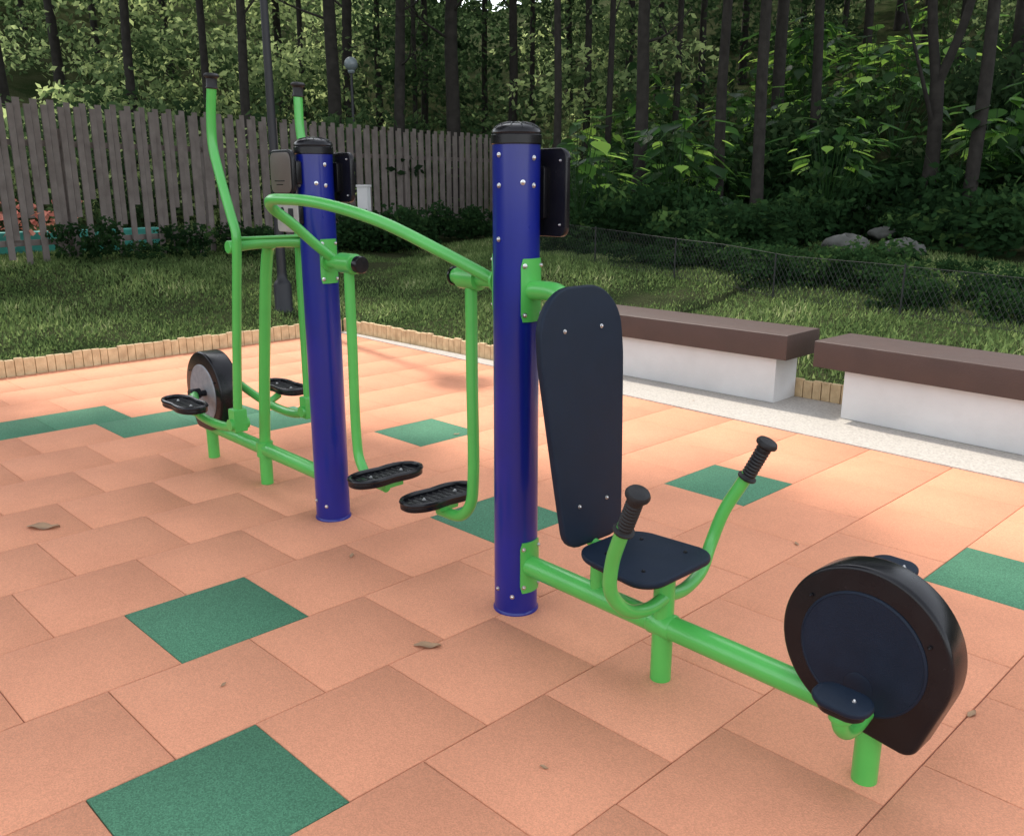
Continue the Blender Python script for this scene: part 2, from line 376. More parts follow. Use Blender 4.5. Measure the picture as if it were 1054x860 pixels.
def post(x, plates):
    c=W(x,0,0); r=0.083
    b=B(); b.lathe([(r,0.0),(r,1.742)],c,(0,0,1),'blue',seg=64)
    b.lathe([(r+0.005,0.0),(r+0.005,0.006),(r+0.001,0.012)],c,(0,0,1),'blue',seg=48)
    for th,z in ((-90,1.70),(-90,1.60),(0,1.69),(0,1.60),(-30,1.61),(-92,1.42),(-100,0.10),(-55,0.08)):
        a=math.radians(th); n=Vector((math.cos(a),math.sin(a),0)); b.bolt(c+n*r+Vector((0,0,z)),n,0.006)
    p=b.make('post',origin=c,parent=st)
    b=B(); prof=[(r+0.002,0),(r+0.005,0.003),(r+0.005,0.030),(r+0.002,0.033),(r+0.002,0.036),(r+0.004,0.039),(r+0.002,0.048),(r-0.006,0.058),(r-0.02,0.065),(r-0.045,0.071),(0.018,0.075),(0.002,0.076)]
    b.lathe(prof,c+Vector((0,0,1.735)),(0,0,1),'black',seg=48)
    for k in range(12):
        a=k*math.pi/6; n=Vector((math.cos(a),math.sin(a),0)); cc=c+Vector((0,0,1.735))
        b.tube([cc+n*(r-0.001)+ZA*0.050,cc+n*(r-0.02)+ZA*0.064,cc+n*0.03+ZA*0.073],0.003,'black',seg=6,sub=3)
    b.make('cap',parent=p)
    for (n,off,w,h,zc,key) in plates:
        n=Vector(n); u=ZA.cross(n).normalized(); b=B(); o=c+n*off+ZA*zc
        b.prism(rr(w,h,0.035),o,u,ZA,0.022,'black' ,0.005)
        b.prism(rr(0.10,h*0.6,0.01),o-n*0.02,u,ZA,0.018,'black',0.002)
        for su in (-1,1):
            b.bolt(o-n*0.011+u*(w*0.4)*su+ZA*h*0.36,-n,0.0035)
            b.bolt(o-n*0.011+u*(w*0.4)*su-ZA*h*0.36,-n,0.0035)
        b.make('instruction_panel',parent=p)
    return p
near=post(NPX,[(YA,0.115,0.28,0.30,1.575,'black')])
far=post(FPX,[(YA,0.115,0.27,0.22,1.635,'black')])
b=B(); o=W(FPX,0,1.655)-XA*0.075-YA*0.118
b.prism(rr(0.205,0.20,0.040),o,XA,ZA,0.020,'black',0.005); b.prism(rr(0.180,0.175,0.032),o-YA*0.0115,XA,ZA,0.004,'brown_panel',0.001)
b.prism(rr(0.08,0.10,0.006),o+XA*0.065+YA*0.022,XA,ZA,0.026,'black',0.002)
for k in range(2): b.prism(rr(0.09-0.03*(k%2),0.004,0.0015),o-YA*0.0141-XA*0.01+ZA*(-0.035-k*0.016),XA,ZA,0.0012,'black',0.0003)
b.make('instruction_panel',parent=far)
b=B(); o=W(FPX,0,1.470)-XA*0.065-YA*0.112
b.prism(rr(0.185,0.15,0.015),o,XA,ZA,0.008,'notice',0.002)
b.prism(rr(0.045,0.06,0.004),o-YA*0.0048+XA*0.035,XA,ZA,0.0016,'pole',0.0004)
b.prism(rr(0.03,0.03,0.014),o-YA*0.0048-XA*0.04+ZA*.02,XA,ZA,0.0016,'pole',0.0004)
b.prism(rr(0.06,0.08,0.006),o+XA*0.06+YA*0.016,XA,ZA,0.026,'black',0.002)
b.make('notice_plate',parent=far)

def pedal_outline(l,w,n=48):
    o=[]
    for i in range(n):
        a=2*math.pi*i/n; c=math.cos(a); s_=math.sin(a)
        x=l/2*math.copysign(abs(c)**0.75,c); y=w/2*math.copysign(abs(s_)**0.8,s_)*(1-0.16*math.exp(-((x/(l*0.16))**2)))
        o.append((x,y))
    return o
def footpedal(b,c,ud,vd,l=0.375,w=0.17):
    c=Vector(c);ud=Vector(ud).normalized();vd=Vector(vd).normalized();n=ud.cross(vd)
    ol=pedal_outline(l,w); b.prism(ol,c,ud,vd,0.024,'black',0.004)
    pts=[c+ud*x*0.965+vd*y*0.94+n*0.018 for x,y in ol]; pts.append(pts[0])
    b.tube(pts,0.011,'black',seg=8,smooth=False,caps=False)
    for k in range(-4,5):
        x=k*l*0.085; yy=w*0.28
        b.tube([c+ud*x-vd*yy+n*0.012,c+ud*x+vd*yy+n*0.012],0.004,'rubber',seg=6,smooth=False)
    for k in (-0.22,0.22): b.bolt(c+ud*l*k+n*0.013,n,0.006)

# ---- exercise bike
b=B()
b.tube([W(-2.15,0,.2),W(-0.93,0,.2)],0.040,'green',seg=24,smooth=False)
b.tube([W(-1.51,0,0.0),W(-1.51,0,.39)],0.035,'green',seg=20,smooth=False)
b.tube([W(-0.80,0,0.0),W(-0.80,0,.24)],0.035,'green',seg=20,smooth=False)
b.tube([W(-1.80,0,0.2),W(-1.80,0,.40)],0.026,'green',seg=16,smooth=False)
b.lathe([(0.041,-0.045),(0.044,-0.04),(0.044,0.04),(0.041,0.045)],W(-1.51,0,.2),XA,'green')
b.tube([W(-2.15,0,1.245),W(-2.02,0,1.245),W(-1.965,0,1.22)],0.034,'green',seg=20)
b.tube([W(-1.99,0,1.235),W(-1.96,0,1.12),W(-1.90,0,0.62),W(-1.86,0,0.42),W(-1.80,0,0.385),W(-1.6,0,0.385)],0.02,'green',seg=12)
cc=W(NPX,0,0)
for z0,z1 in ((1.135,1.355),(0.095,0.30)):
    b.arc(cc,0.084,-0.60,0.60,z0,z1,0.006,'green')
    for aa in (-0.45,0.45):
        for z in (z0+0.025,z1-0.025):
            n=Vector((math.cos(aa),math.sin(aa),0)); b.bolt(cc+n*0.09+ZA*z,n,0.006)
bike=b.make('exercise_bike',origin=W(-1.51,0,0),parent=st)
b=B(); ol=[]
for (px,py) in rr(0.355,0.375,0.085,8):
    k=1-0.20*max(0,(-px)/0.18); ol.append((px,py*k))
so=W(-1.600,-0.005,0.412); b.prism(ol,so,XA,YA,0.022,'navy',0.008)
b.prism([(x*0.9,y*0.9) for x,y in ol],so-ZA*0.017,XA,YA,0.012,'black',0.002)
for sx,sy in ((-.08,-.09),(.09,-.11),(-.08,.09),(.09,.11)): b.bolt(so+XA*sx+YA*sy+ZA*0.0105,ZA,0.005,'black')
b.make('seat',parent=bike)
b=B(); H=0.885
def bw(t): return 0.140+(0.202-0.140)*min(1,t/0.72)**0.9 if t<0.72 else 0.202-0.012*((t-0.72)/0.28)**2
pr=[]
tt_=[0,.004,.012,.025,.045,.068]+[0.09+i*0.0275 for i in range(27)]+[.84,.86,.88,.90,.92,.94,.955,.97,.98,.988,.994,.998,1.0]
for t in tt_:
    w=bw(t); zz=t*H; rt=0.155; rb=0.06
    if H-zz<rt: q=1-(H-zz)/rt; w=w-rt*0.96+ rt*0.96*math.sqrt(max(0,1-q*q))
    if zz<rb: q=1-zz/rb; w=w-rb+rb*math.sqrt(max(0,1-q*q))
    pr.append((w,zz-H/2))
ol=[(w,z) for w,z in pr]+[(-w,z) for w,z in pr[::-1]]
bo=W(-1.875,0.0,0.40+H/2*0.99); lean=math.radians(6.0)
vdir=(ZA*math.cos(lean)-XA*math.sin(lean)).normalized()
b.prism(ol,bo,YA,vdir,0.030,'navy',0.008)
nn=YA.cross(vdir)
for sy,sz in ((-.09,.30),(.09,.30),(-.07,-.30),(.07,-.30)): b.bolt(bo+YA*sy+vdir*sz+nn*0.0145,nn,0.005)
b.make('backrest',parent=bike)
for sg in (-1,1):
    b=B()
    pts=[W(-1.50,0,.305),W(-1.50,sg*.10,.295),W(-1.505,sg*.205,.325),W(-1.515,sg*.275,.405),W(-1.49,sg*.305,.52),W(-1.445,sg*.328,.62),W(-1.42,sg*.338,.672)]
    b.tube(pts,0.022,'green',seg=16)
    b.make('handle',parent=bike)
    b=B(); p0=W(-1.43,sg*.334,.645); ax=(W(-1.36,sg*.352,.80)-p0).normalized()
    prof=[(0.023,0),(0.032,0.003),(0.033,0.009),(0.024,0.014)]
    for k in range(9): prof+=[(0.0225,0.018+k*0.012),(0.0255,0.0245+k*0.012)]
    prof+=[(0.024,0.130),(0.028,0.134),(0.036,0.140),(0.037,0.147),(0.032,0.156),(0.018,0.161),(0.002,0.162)]
    b.lathe(prof,p0,ax,'rubber',seg=20); b.make('handle_grip',parent=bike)
def housing(x,zc,R,th,corner,facekey,fr,name,parent,sx=1):
    b=B(); ol=hull(circ(0,0,R,96)+circ(sx*corner[0],corner[1],0.045,32))
    o2=[]
    for i in range(len(ol)):
        a=Vector(ol[i]);c_=Vector(ol[(i+1)%len(ol)]);n_=max(1,int((c_-a).length/0.02))
        for k in range(n_): o2.append(tuple(a.lerp(c_,k/n_)))
    c=W(x,0,zc)
    b.prism(o2,c,XA,ZA,th,'black',0.012)
    h=b.make(name,origin=c,parent=parent,ang=50)
    b=B()
    for s_ in (-1,1):
        f=c+YA*s_*(th/2)
        b.lathe([(fr+0.006,0),(fr+0.006,0.003),(fr,0.006),(fr-0.002,0.004),(fr-0.004,0.004),(0.001,0.0045)],f-ZA*0.01,YA*s_,facekey,seg=56)
        for k in range(3):
            a=math.radians(25+k*120); b.bolt(f+YA*s_*0.003+XA*math.cos(a)*(fr+0.02)+ZA*math.sin(a)*(fr+0.02),YA*s_,0.004,'black')
    return h,b
h,b=housing(-0.825,0.406,0.234,0.100,(0.128,-0.206),'navy',0.168,'flywheel_housing',bike)
fc=W(-0.825,-0.050,0.406)
b.lathe([(0.040,0),(0.040,0.005),(0.034,0.007),(0.001,0.0075)],fc-ZA*0.105,-YA,'navy')
b.make('cover_disc',parent=bike)
for sg,zc in ((-1,0.340),(1,0.575)):
    b=B(); pc=W(-0.80 if sg<0 else -.845,-.205 if sg<0 else .150,zc)
    ol=[]
    for (px,py) in rr(0.155,0.105,0.045,8): ol.append((px*(1 if sg<0 else .85),py*(1-0.18*abs(px)/0.08)))
    tl=math.radians(8); V2=(YA*math.cos(tl)+ZA*math.sin(tl)*1.0)
    b.prism(ol,pc,XA,V2,0.020,'navy',0.008); b.prism([(x*.8,y*.8) for x,y in ol],pc-ZA*0.018,XA,V2,0.022,'black',0.004)
    b.lathe([(0.026,0),(0.026,0.03)],pc-ZA*0.055,ZA,'black')
    b.bolt(pc+ZA*0.0095+XA*0.03,ZA,0.004)
    b.make('pedal',parent=bike)
    b=B(); dy=-sg
    yl_=[0,.002,.035,.09,.15] if sg<0 else [0,.002,.02,.05,.10]
    b.tube([pc-ZA*z_+YA*dy*y_ for z_,y_ in zip((.035,.070,.105,.115,.10),yl_)],0.022,'green',seg=14)
    b.lathe([(0.028,-0.012),(0.031,-0.008),(0.031,0.008),(0.028,0.012)],pc-ZA*0.045,ZA,'green')
    b.make('crank',parent=bike)

# ---- air walker
b=B(); cf=W(FPX,0,0); zc=1.265
b.tube([W(FPX+.07,0,zc),W(-3.235,0,zc)],0.030,'green',seg=20,smooth=False)
b.tube([W(NPX-.07,0,zc),W(-2.56,0,zc)],0.030,'green',seg=20,smooth=False)
b.lathe([(0.031,0),(0.038,0.002),(0.038,0.028),(0.034,0.034),(0.001,0.035)],W(-3.235,0,zc),XA,'black')
b.lathe([(0.031,0),(0.036,0.002),(0.036,0.010),(0.001,0.012)],W(-2.56,0,zc),-XA,'black')
b.lathe([(0.046,0),(0.046,0.012)],W(FPX+0.088,0,zc),XA,'green'); b.lathe([(0.046,0),(0.046,0.012)],W(NPX-0.088,0,zc),-XA,'green')
for c_,mid in ((cf,0.0),(cc,math.pi)):
    b.arc(c_,0.084,mid-0.55,mid+0.55,zc-0.10,zc+0.10,0.006,'green')
    for aa in (-0.4,0.4):
        for z in (zc-0.08,zc+0.08):
            n=Vector((math.cos(mid+aa),math.sin(mid+aa),0)); b.bolt(c_+n*0.09+ZA*z,n,0.006)
b.tube([W(-3.43,0.0,1.275),W(-3.43,-.09,1.345),W(-3.435,-.20,1.44),W(-3.42,-.30,1.508),W(-3.35,-.345,1.540),W(-3.22,-.345,1.546),W(-3.0,-.315,1.533),W(-2.72,-.235,1.470),W(-2.50,-.13,1.37),W(-2.36,-.03,1.285),W(-2.33,0,1.262)],0.0225,'green',seg=16)
walker=b.make('air_walker',origin=W((NPX+FPX)/2,0,zc),parent=st)
for (lx,px,sg) in ((-3.31,-3.08,1),(-2.47,-2.69,-1)):
    b=B(); 
    b.lathe([(0.038,-0.055),(0.045,-0.052),(0.045,0.052),(0.038,0.055)],W(lx,0,zc),XA,'green')
    b.tube([W(lx,0,zc-0.02),W(lx,0,0.9),W(lx,0,0.46),W(lx+sg*.02,0,.35),W(lx+sg*.085,0,.285),W(px,0,.272)],0.0235,'green',seg=16)
    b.box(W(px,0,.300),(0.12,0.10,0.020),'green',0.003)
    b.make('swing_leg',parent=walker)
    b=B(); footpedal(b,W(px,0.0,.325),YA,-XA); b.make('foot_pedal',parent=walker)

# ---- elliptical trainer
b=B()
b.tube([W(FPX-.07,0,.2),W(-4.95,0,.2)],0.038,'green',seg=20,smooth=False)
for x in (-4.24,-4.91): b.tube([W(x,0,0),W(x,0,.2)],0.034,'green',seg=18,smooth=False)
b.tube([W(-4.24,0,.2),W(-4.17,0,.7),W(-4.04,0,1.30),W(-4.00,0,1.325)],0.030,'green',seg=16)
b.tube([W(-4.0,-.205,1.315),W(-4.0,-.10,1.325),W(-4.0,.10,1.325),W(-4.0,.19,1.315)],0.028,'green',seg=16)
b.box(W(-4.0,0,1.353),(0.055,0.36,0.012),'green',0.004,-0.0366)
b.arc(cf,0.084,math.pi-0.6,math.pi+0.6,0.10,0.30,0.006,'green')
b.lathe([(0.045,0),(0.045,0.08)],W(-4.24,0,.16),ZA,'green')
b.tube([W(-4.80,-.115,.43),W(-4.80,.115,.43)],0.018,'black',seg=12,smooth=False)
b.tube([W(-4.88,0,.2),W(-4.86,0,.32)],0.025,'green',seg=12,smooth=False)
ell=b.make('elliptical_trainer',origin=W(-4.24,0,0),parent=st)
def arm(sg,ya,dx,pts):
    b=B(); y=sg*ya
    b.tube([W(px,y+py,pz) for px,py,pz in pts],0.0225,'green',seg=16)
    b.lathe([(0.028,-0.028),(0.031,-0.024),(0.031,0.024),(0.028,0.028)],W(-3.975,y,1.315),YA,'green')
    b.make('swing_arm',parent=ell)
    t0=Vector(pts[0]); b=B(); b.lathe([(0.024,0),(0.029,0.004),(0.025,0.010),(0.025,0.045),(0.035,0.053),(0.036,0.059),(0.026,0.068),(0.001,0.070)],W(t0.x,y+t0.y,t0.z-.015),Vector((0.1,0,1)),'rubber'); b.make('handle_grip',parent=ell)
    b=B(); bx=pts[-1][0]
    b.box(W(bx,y,.44),(0.06,0.07,0.12),'green',0.008)
    b.lathe([(0.03,-0.05),(0.03,0.05)],W(bx,y,.42),YA,'green')
    b.tube([W(bx,y,.42),W(bx-0.14,y,.375),W(-4.55,y,.38),W(-4.82,sg*.13,.43 if sg<0 else .47)],0.024,'green',seg=14)
    b.tube([W(-4.5,y,.385),W(-4.5,y+sg*.07,.42)],0.02,'green',seg=10,smooth=False)
    b.lathe([(0.03,-0.03),(0.03,0.03)],W(-4.82,sg*.125,.43 if sg<0 else .47),YA,'black')
    b.make('pedal_link',parent=ell)
    b=B(); footpedal(b,W(-4.53,y+sg*(.085 if sg<0 else .12),.445),XA,YA,0.38,0.17); b.make('foot_pedal',parent=ell)
arm(-1,.225,0,[(-4.06,0,2.05),(-4.095,0,1.90),(-4.10,0,1.78),(-4.07,0,1.69),(-3.97,0,1.47),(-3.93,0,1.38),(-3.935,0,1.3),(-3.97,0,1.1),(-4.02,0,.8),(-4.07,0,.46)])
arm(1,.18,0,[(-4.02,.03,2.04),(-4.02,.03,1.88),(-4.0,.03,1.74),(-4.02,.01,1.5),(-4.04,0,1.36),(-4.05,0,1.2),(-4.05,.0,.8),(-4.05,0,.46)])
h,b=housing(-4.84,0.43,0.235,0.125,(0.1,-0.19),'greyface',0.165,'flywheel_housing',ell,sx=-1)
b.make('cover_disc',parent=ell)

# ------------------------------------------------------------------ fallen leaves
for (u_,v_,s_) in ((45,543,.17),(440,665,.10),(362,572,.045),(712,414,.08),(470,447,.045),(1000,735,.05),(230,705,.03),(560,790,.03),(820,560,.04)):
    du=(u_-527)/904; dv=(430-v_)/904; z=-.2556+dv*.9668; Fh=.9668+dv*.2556; t=1.6/-z; Fv=Fh*t; Rv=du*t
    x,y=(Rv-Fv)/S2,(Fv+Rv)/S2
    n=8; vs=[];fs=[]
    for i in range(n+1):
        t_=i/n; w=0.20*math.sin(math.pi*min(1,t_*0.97+0.03))**0.8
        for k in (-1,0,1): vs.append(((t_-.5)*s_, k*w*s_, s_*(0.01+0.07*abs(k)*math.sin(t_*5)**2+0.015*rnd.random())))
    for i in range(n):
        for k in range(2): a=i*3+k; fs.append((a,a+1,a+4,a+3))
    b=B(); b.add(vs,fs,'deadleaf'); o=b.make('fallen_leaf',origin=(0,0,0)); o.location=(x,y,0.003); o.rotation_euler=(0,0,rnd.uniform(0,6.28)) if s_<.1 else (0,0,math.radians(40))
    tag(o,'dry pale brown leaf lying on the rubber tiles','fallen leaf',group='fallen leaves on the tiles')

# ------------------------------------------------------------------ wooden fence
fp0=Vector((-12.6,1.2)); fp1=Vector((-15.3,15.4))
e=empty('wooden_fence',(fp0.x,fp0.y,g(*fp0))); tag(e,'tall weathered brown picket fence with staggered slats','fence')
d=(fp1-fp0);L=d.length;d.normalize();aa=math.atan2(d.y,d.x); nrm=Vector((-d.y,d.x))
b=B(); s=0;i=0
while s<L:
    p=fp0+d*s; z0=g(p.x,p.y)+rnd.uniform(-.05,.0)+ (0.12 if i%3==1 else 0.0)
    top=2.67+ (0.035 if i%2 else -0.035)+rnd.uniform(-.012,.012)
    w=rnd.choice((0.080,0.084,0.088)); off=0.022 if i%2 else -0.022
    if i%2 and s<6: z0+=0.55+0.25*math.sin(i)
    b.slat((p.x+nrm.x*off,p.y+nrm.y*off,(z0+top)/2),(w,0.024,top-z0),'fence',aa+rnd.uniform(-.02,.02),rnd.uniform(-.003,.003))
    s+=0.114;i+=1
b.make('slats',parent=e)
for z in (0.85,2.15):
    b=B(); m=(fp0+fp1)/2+nrm*.06; b.box((m.x,m.y,z),(L,0.03,0.08),'fence',0.003,aa); b.make('rail',parent=e)
s=1.0
while s<L:
    p=fp0+d*s; b=B(); b.box((p.x+nrm.x*.13,p.y+nrm.y*.13,(g(p.x,p.y)+2.3)/2),(0.10,0.08,2.3-g(p.x,p.y)+.1),'fence',0.004,aa); b.make('post',parent=e); s+=2.4
def infront(x,y,m=0.5):
    return x > fp0.x-0.19*(y-fp0.y)-m and y<15.6

b=B(); p=(-15.0,4.0); b.box((p[0],p[1],g(*p)+.12),(0.3,5.0,0.40),'turq',0.02); o=b.make('low_wall'); tag(o,'low turquoise painted wall behind the picket fence','wall')
x,y=P(377,16.6); zt=1.6-16.6*0.004; b=B(); b.box((x,y,(g(x,y)+zt)/2),(0.19,0.19,zt-g(x,y)+.1),'white',0.01,0.6); b.box((x,y,zt+.06),(0.22,0.22,0.04),'white',0.008,0.6); o=b.make('utility_pillar'); tag(o,'plain white utility pillar half hidden by shrubs','pillar')

# ------------------------------------------------------------------ lamps
x,y=P(291,10.5); gz=g(x,y); e=empty('street_lamp',(x,y,gz)); tag(e,'slim dark metal lamp post standing on the grass','street lamp')
b=B(); c=Vector((x,y,gz-.05))
b.lathe([(0.12,0),(0.12,0.07),(0.105,0.09),(0.105,0.36),(0.085,0.40),(0.06,0.43),(0.055,0.5),(0.047,2.2),(0.04,4.3)],c,ZA,'pole',seg=20); b.make('pole',parent=e)
b=B(); b.lathe([(0.05,0),(0.09,0.05),(0.16,0.1),(0.17,0.35),(0.30,0.40),(0.26,0.48),(0.05,0.56),(0.002,0.57)],c+ZA*4.3,ZA,'pole',seg=20); b.make('lamp_head',parent=e)
x,y=P(369,21); gz=g(x,y); e=empty('street_lamp',(x,y,gz)); tag(e,'globe lamp on a thin pole among the trees','street lamp')
zg=1.6+21*0.125
b=B(); b.lathe([(0.04,0),(0.028,zg-gz-.2)],(x,y,gz),ZA,'pole',seg=12); b.make('pole',parent=e)
b=B(); b.lathe([(0.06,-.20),(0.08,-.16)]+[(0.15*math.sin(a),-0.15*math.cos(a)) for a in [0.5+i*0.26 for i in range(10)]]+[(0.002,0.15)],(x,y,zg),ZA,'globe',seg=20); b.make('lamp_globe',parent=e)

# ------------------------------------------------------------------ black wire fence
e=empty('wire_fence',(-9.5,10.2,g(-9.5,10.2))); tag(e,'low black wire mesh fence at the woodland edge','fence')
w0=Vector((-9.8,10.2)); w1=Vector((3.0,7.9)); d=(w1-w0); L=d.length; d.normalize(); HH=0.50
def wz(s): p=w0+d*s; return p, g(p.x,p.y)
s=0
while s<=L:
    p,z=wz(s); b=B(); b.tube([(p.x,p.y,z-.1),(p.x,p.y,z+HH+.02)],0.010,'wire',seg=8,smooth=False); b.make('post',parent=e); s+=1.6
b=B(); n=int(L/0.06)
for k in range(n):
    for sg in (-1,1):
        s0=k*0.06; s1=s0+sg*HH*0.6
        if s1<0 or s1>L: continue
        p,z=wz(s0); q,z2=wz(s1)
        b.tube([(p.x,p.y,z),(q.x,q.y,z2+HH)],0.0022,'wire',seg=3,smooth=False,caps=False)
for hz in (0.02,HH):
    pts=[]
    for k in range(int(L)+1): p,z=wz(k); pts.append((p.x,p.y,z+hz))
    b.tube(pts,0.003,'wire',seg=6,smooth=False)
b.make('mesh_panel',parent=e)

for (u_,F_,s_) in ((866,12.9,.50),(926,12.6,.46),(905,14.2,.35)):
    x,y=P(u_,F_); vs=[];fs=[];n=16;mm=10
    for j in range(mm+1):
        for i in range(n):
            a=2*math.pi*i/n; t=math.pi*j/mm
            r=s_*(0.42+0.07*math.sin(3*a+t*2+u_)+0.05*math.sin(2*t+a*2+u_)+0.035*rnd.random())
            vs.append((r*math.sin(t)*math.cos(a)*1.4,r*math.sin(t)*math.sin(a)*1.2,max(-.3*s_,r*math.cos(t)*0.6)))
    for j in range(mm):
        for i in range(n): fs.append((j*n+i,(j+1)*n+i,(j+1)*n+(i+1)%n,j*n+(i+1)%n))
    b=B(); b.add(vs,fs,'rock'); o=b.make('rock',origin=(0,0,0),ang=60); o.location=(x,y,g(x,y)+s_*.34)
    tag(o,'rough grey boulder among undergrowth behind wire fence','rock',group='boulders at the woodland edge')

# ------------------------------------------------------------------ foliage helpers
def leaves(C, size, aspect=0.5, rs=RS, droop=0.3):
    n=len(C)
    a=rs.uniform(0,2*np.pi,n); el=rs.normal(-droop,0.6,n)
    D=np.stack([np.cos(a)*np.cos(el),np.sin(a)*np.cos(el),np.sin(el)],1)
    R_=rs.normal(size=(n,3)); R_[:,2]*=0.5
    Sd=np.cross(D,R_); Sd/=np.linalg.norm(Sd,axis=1)[:,None]+1e-9
    Nn=np.cross(Sd,D)
    s=(size*rs.uniform(0.6,1.3,n))[:,None]
    v0=C; v1=C+D*s*0.45+Sd*s*aspect*0.5+Nn*s*0.05; v2=C+D*s; v3=C+D*s*0.45-Sd*s*aspect*0.5+Nn*s*0.05
    V=np.stack([v0,v1,v2,v3],1).reshape(-1,3); F=np.arange(4*n).reshape(n,4)
    return V,F
def clumped(nc, per, cfun, rs=RS):
    out=[];tt=[]
    for i in range(nc):
        c,r,bias=(cfun(i)+(0,))[:3]; p=rs.normal(size=(per,3)); p/=np.linalg.norm(p,axis=1)[:,None]
        p*= (rs.uniform(0.35,1,per)**0.5)[:,None]*r*np.array([1,1,0.65]); out.append(p+np.array(c))
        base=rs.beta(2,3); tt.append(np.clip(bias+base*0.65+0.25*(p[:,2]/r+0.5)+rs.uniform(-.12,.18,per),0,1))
    return np.concatenate(out),np.concatenate(tt)

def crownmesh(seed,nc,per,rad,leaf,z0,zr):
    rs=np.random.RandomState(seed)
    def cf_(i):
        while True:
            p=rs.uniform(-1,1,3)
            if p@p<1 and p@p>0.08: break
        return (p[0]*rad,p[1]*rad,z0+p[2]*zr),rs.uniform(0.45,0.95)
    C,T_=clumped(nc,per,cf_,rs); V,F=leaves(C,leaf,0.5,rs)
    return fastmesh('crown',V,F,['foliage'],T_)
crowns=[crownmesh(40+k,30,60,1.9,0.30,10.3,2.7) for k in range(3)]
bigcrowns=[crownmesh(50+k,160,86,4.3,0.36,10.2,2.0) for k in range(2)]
trunks=[]
for k in range(5):
    r_=random.Random(60+k); b=B(); H=12.0; pts=[];x=y=0;rad=[]
    for i in range(9):
        t=i/8; pts.append((x,y,t*H-0.4)); rad.append(0.15*(1-0.6*t)+(0.05 if i==0 else 0)); x+=r_.uniform(-.06,.06);y+=r_.uniform(-.06,.06)
    b.tube(pts,rad,'bark',seg=12,sub=4)
    nl=9
    for j in range(nl):
        t=0.36+0.6*j/nl+r_.uniform(-.03,.03); i=int(t*8); f=t*8-i; p=Vector(pts[i]).lerp(Vector(pts[i+1]),f); a=r_.uniform(0,6.28); ll=r_.uniform(0.8,1.9)
        dv_=Vector((math.cos(a),math.sin(a),r_.uniform(.3,.9)))
        q1=p+dv_*ll*.5; q2=p+dv_*ll+Vector((r_.uniform(-.3,.3),r_.uniform(-.3,.3),.3))
        b.tube([p,q1,q2],[0.032,0.02,0.009],'bark',seg=7,sub=3)
        for _ in range(2):
            q3=q1+Vector((r_.uniform(-1,1),r_.uniform(-1,1),r_.uniform(0,.8)))*.8; b.tube([q1,q3],[0.014,0.005],'bark',seg=5,smooth=False)
    o=b.make('trunk',origin=(0,0,0),ang=60); trunks.append(o.data); bpy.data.objects.remove(o)
b=B(); b.tube([(0,0,-.4),(0.05,0,1.2),(0,0.05,2.4)],[0.18,0.12,0.115],'bark',seg=12,sub=4)
b.tube([(0,0.05,2.3),(-.2,.1,3.6),(-.35,.0,6),(-.4,.2,11)],[0.09,.08,.07,.04],'bark',seg=10,sub=4)
b.tube([(0,0.05,2.3),(.3,-.1,3.4),(.65,.1,5.5),(0.9,.2,10)],[0.085,.07,.06,.035],'bark',seg=10,sub=4)
b.tube([(0.02,0,1.6),(-.4,-.2,2.6),(-.8,-.3,3.6)],[0.045,.03,.015],'bark',seg=8,sub=4)
o=b.make('trunk',origin=(0,0,0),ang=60); fork=o.data; bpy.data.objects.remove(o)
b=B(); b.tube([(0,0,-.4),(0.05,0.3,3),(0,1.0,6),(0,2.4,9),(0,3.6,11)],[0.26,0.20,0.17,0.11,.05],'bark',seg=12,sub=4)
for q in ((2.6,4.2,10),(-2.5,4.6,10.3),(1.2,6.2,10.4),(-1.0,1.2,10.2),(2.4,1.5,10.0)):
    b.tube([(0,1.1,6.2),(q[0]*.5,1.1+(q[1]-1.1)*.45,8.6),q],[0.09,.06,.02],'bark',seg=8,sub=4)
o=b.make('trunk',origin=(0,0,0),ang=60); spread=o.data; bpy.data.objects.remove(o)
def tree(x,y,sc,rad,k,label,td=None,lean=0):
    e=empty('tree',(x,y,g(x,y)),rnd.uniform(0,6.28) if td is None else math.radians(40),1)
    e.rotation_euler[0]=lean
    t=bpy.data.objects.new('trunk',td or trunks[k%5]); COL.objects.link(t); t.parent=e; t.scale=(rad,rad,sc)
    c=bpy.data.objects.new('crown',crowns[k%3]); COL.objects.link(c); c.parent=e; c.rotation_euler=(0,0,rnd.uniform(0,6.28)); c.scale=(sc,sc,sc)
    tag(e,label,'tree',group='tall slender trees of the woodland')
TL=[(225,22,1.0,.7),(262,20.5,1.05,.8),(345,22,1.0,1.25),(366,25,1.05,1.1),(412,22,1.0,1.0),(470,22.5,1.05,1.3),(527,25,1.1,.9),(570,19,1.0,.6),
    (602,24,1.0,.7),(655,17.5,1.0,.95),(690,23,1.0,.6),(735,16.5,1.0,.7),(776,15.5,1.05,.75),(792,21,1.1,1.0),(830,18.5,1.0,.75),(875,24,1.0,.8),(990,15.0,1.0,.8),(1022,20,1.0,1.0),
    (80,24,1.0,.9),(150,22,1.0,.8),(25,21,1.0,.9),(1085,15,1.0,.9),(640,28,1.1,.8),(440,28,1.1,.8),(905,30,1.1,1.0),(300,30,1.1,.9),
    (120,28,1.1,.7),(190,30,1.1,.8),(395,31,1.1,.8),(500,30,1.1,.7),(548,27,1.0,.6),(622,21,1.0,.55),(715,26,1.0,.7),(755,29,1.1,.8),(850,27,1.0,.6),(965,23,1.0,.6),(1045,26,1.0,.8),(585,32,1.1,.8),
    (50,30,1.1,.7),(320,26,1.0,.6),(430,26,1.0,.5),(672,30,1.1,.7),(812,30,1.1,.7),(930,27,1.0,.6),(1005,29,1.1,.8)]
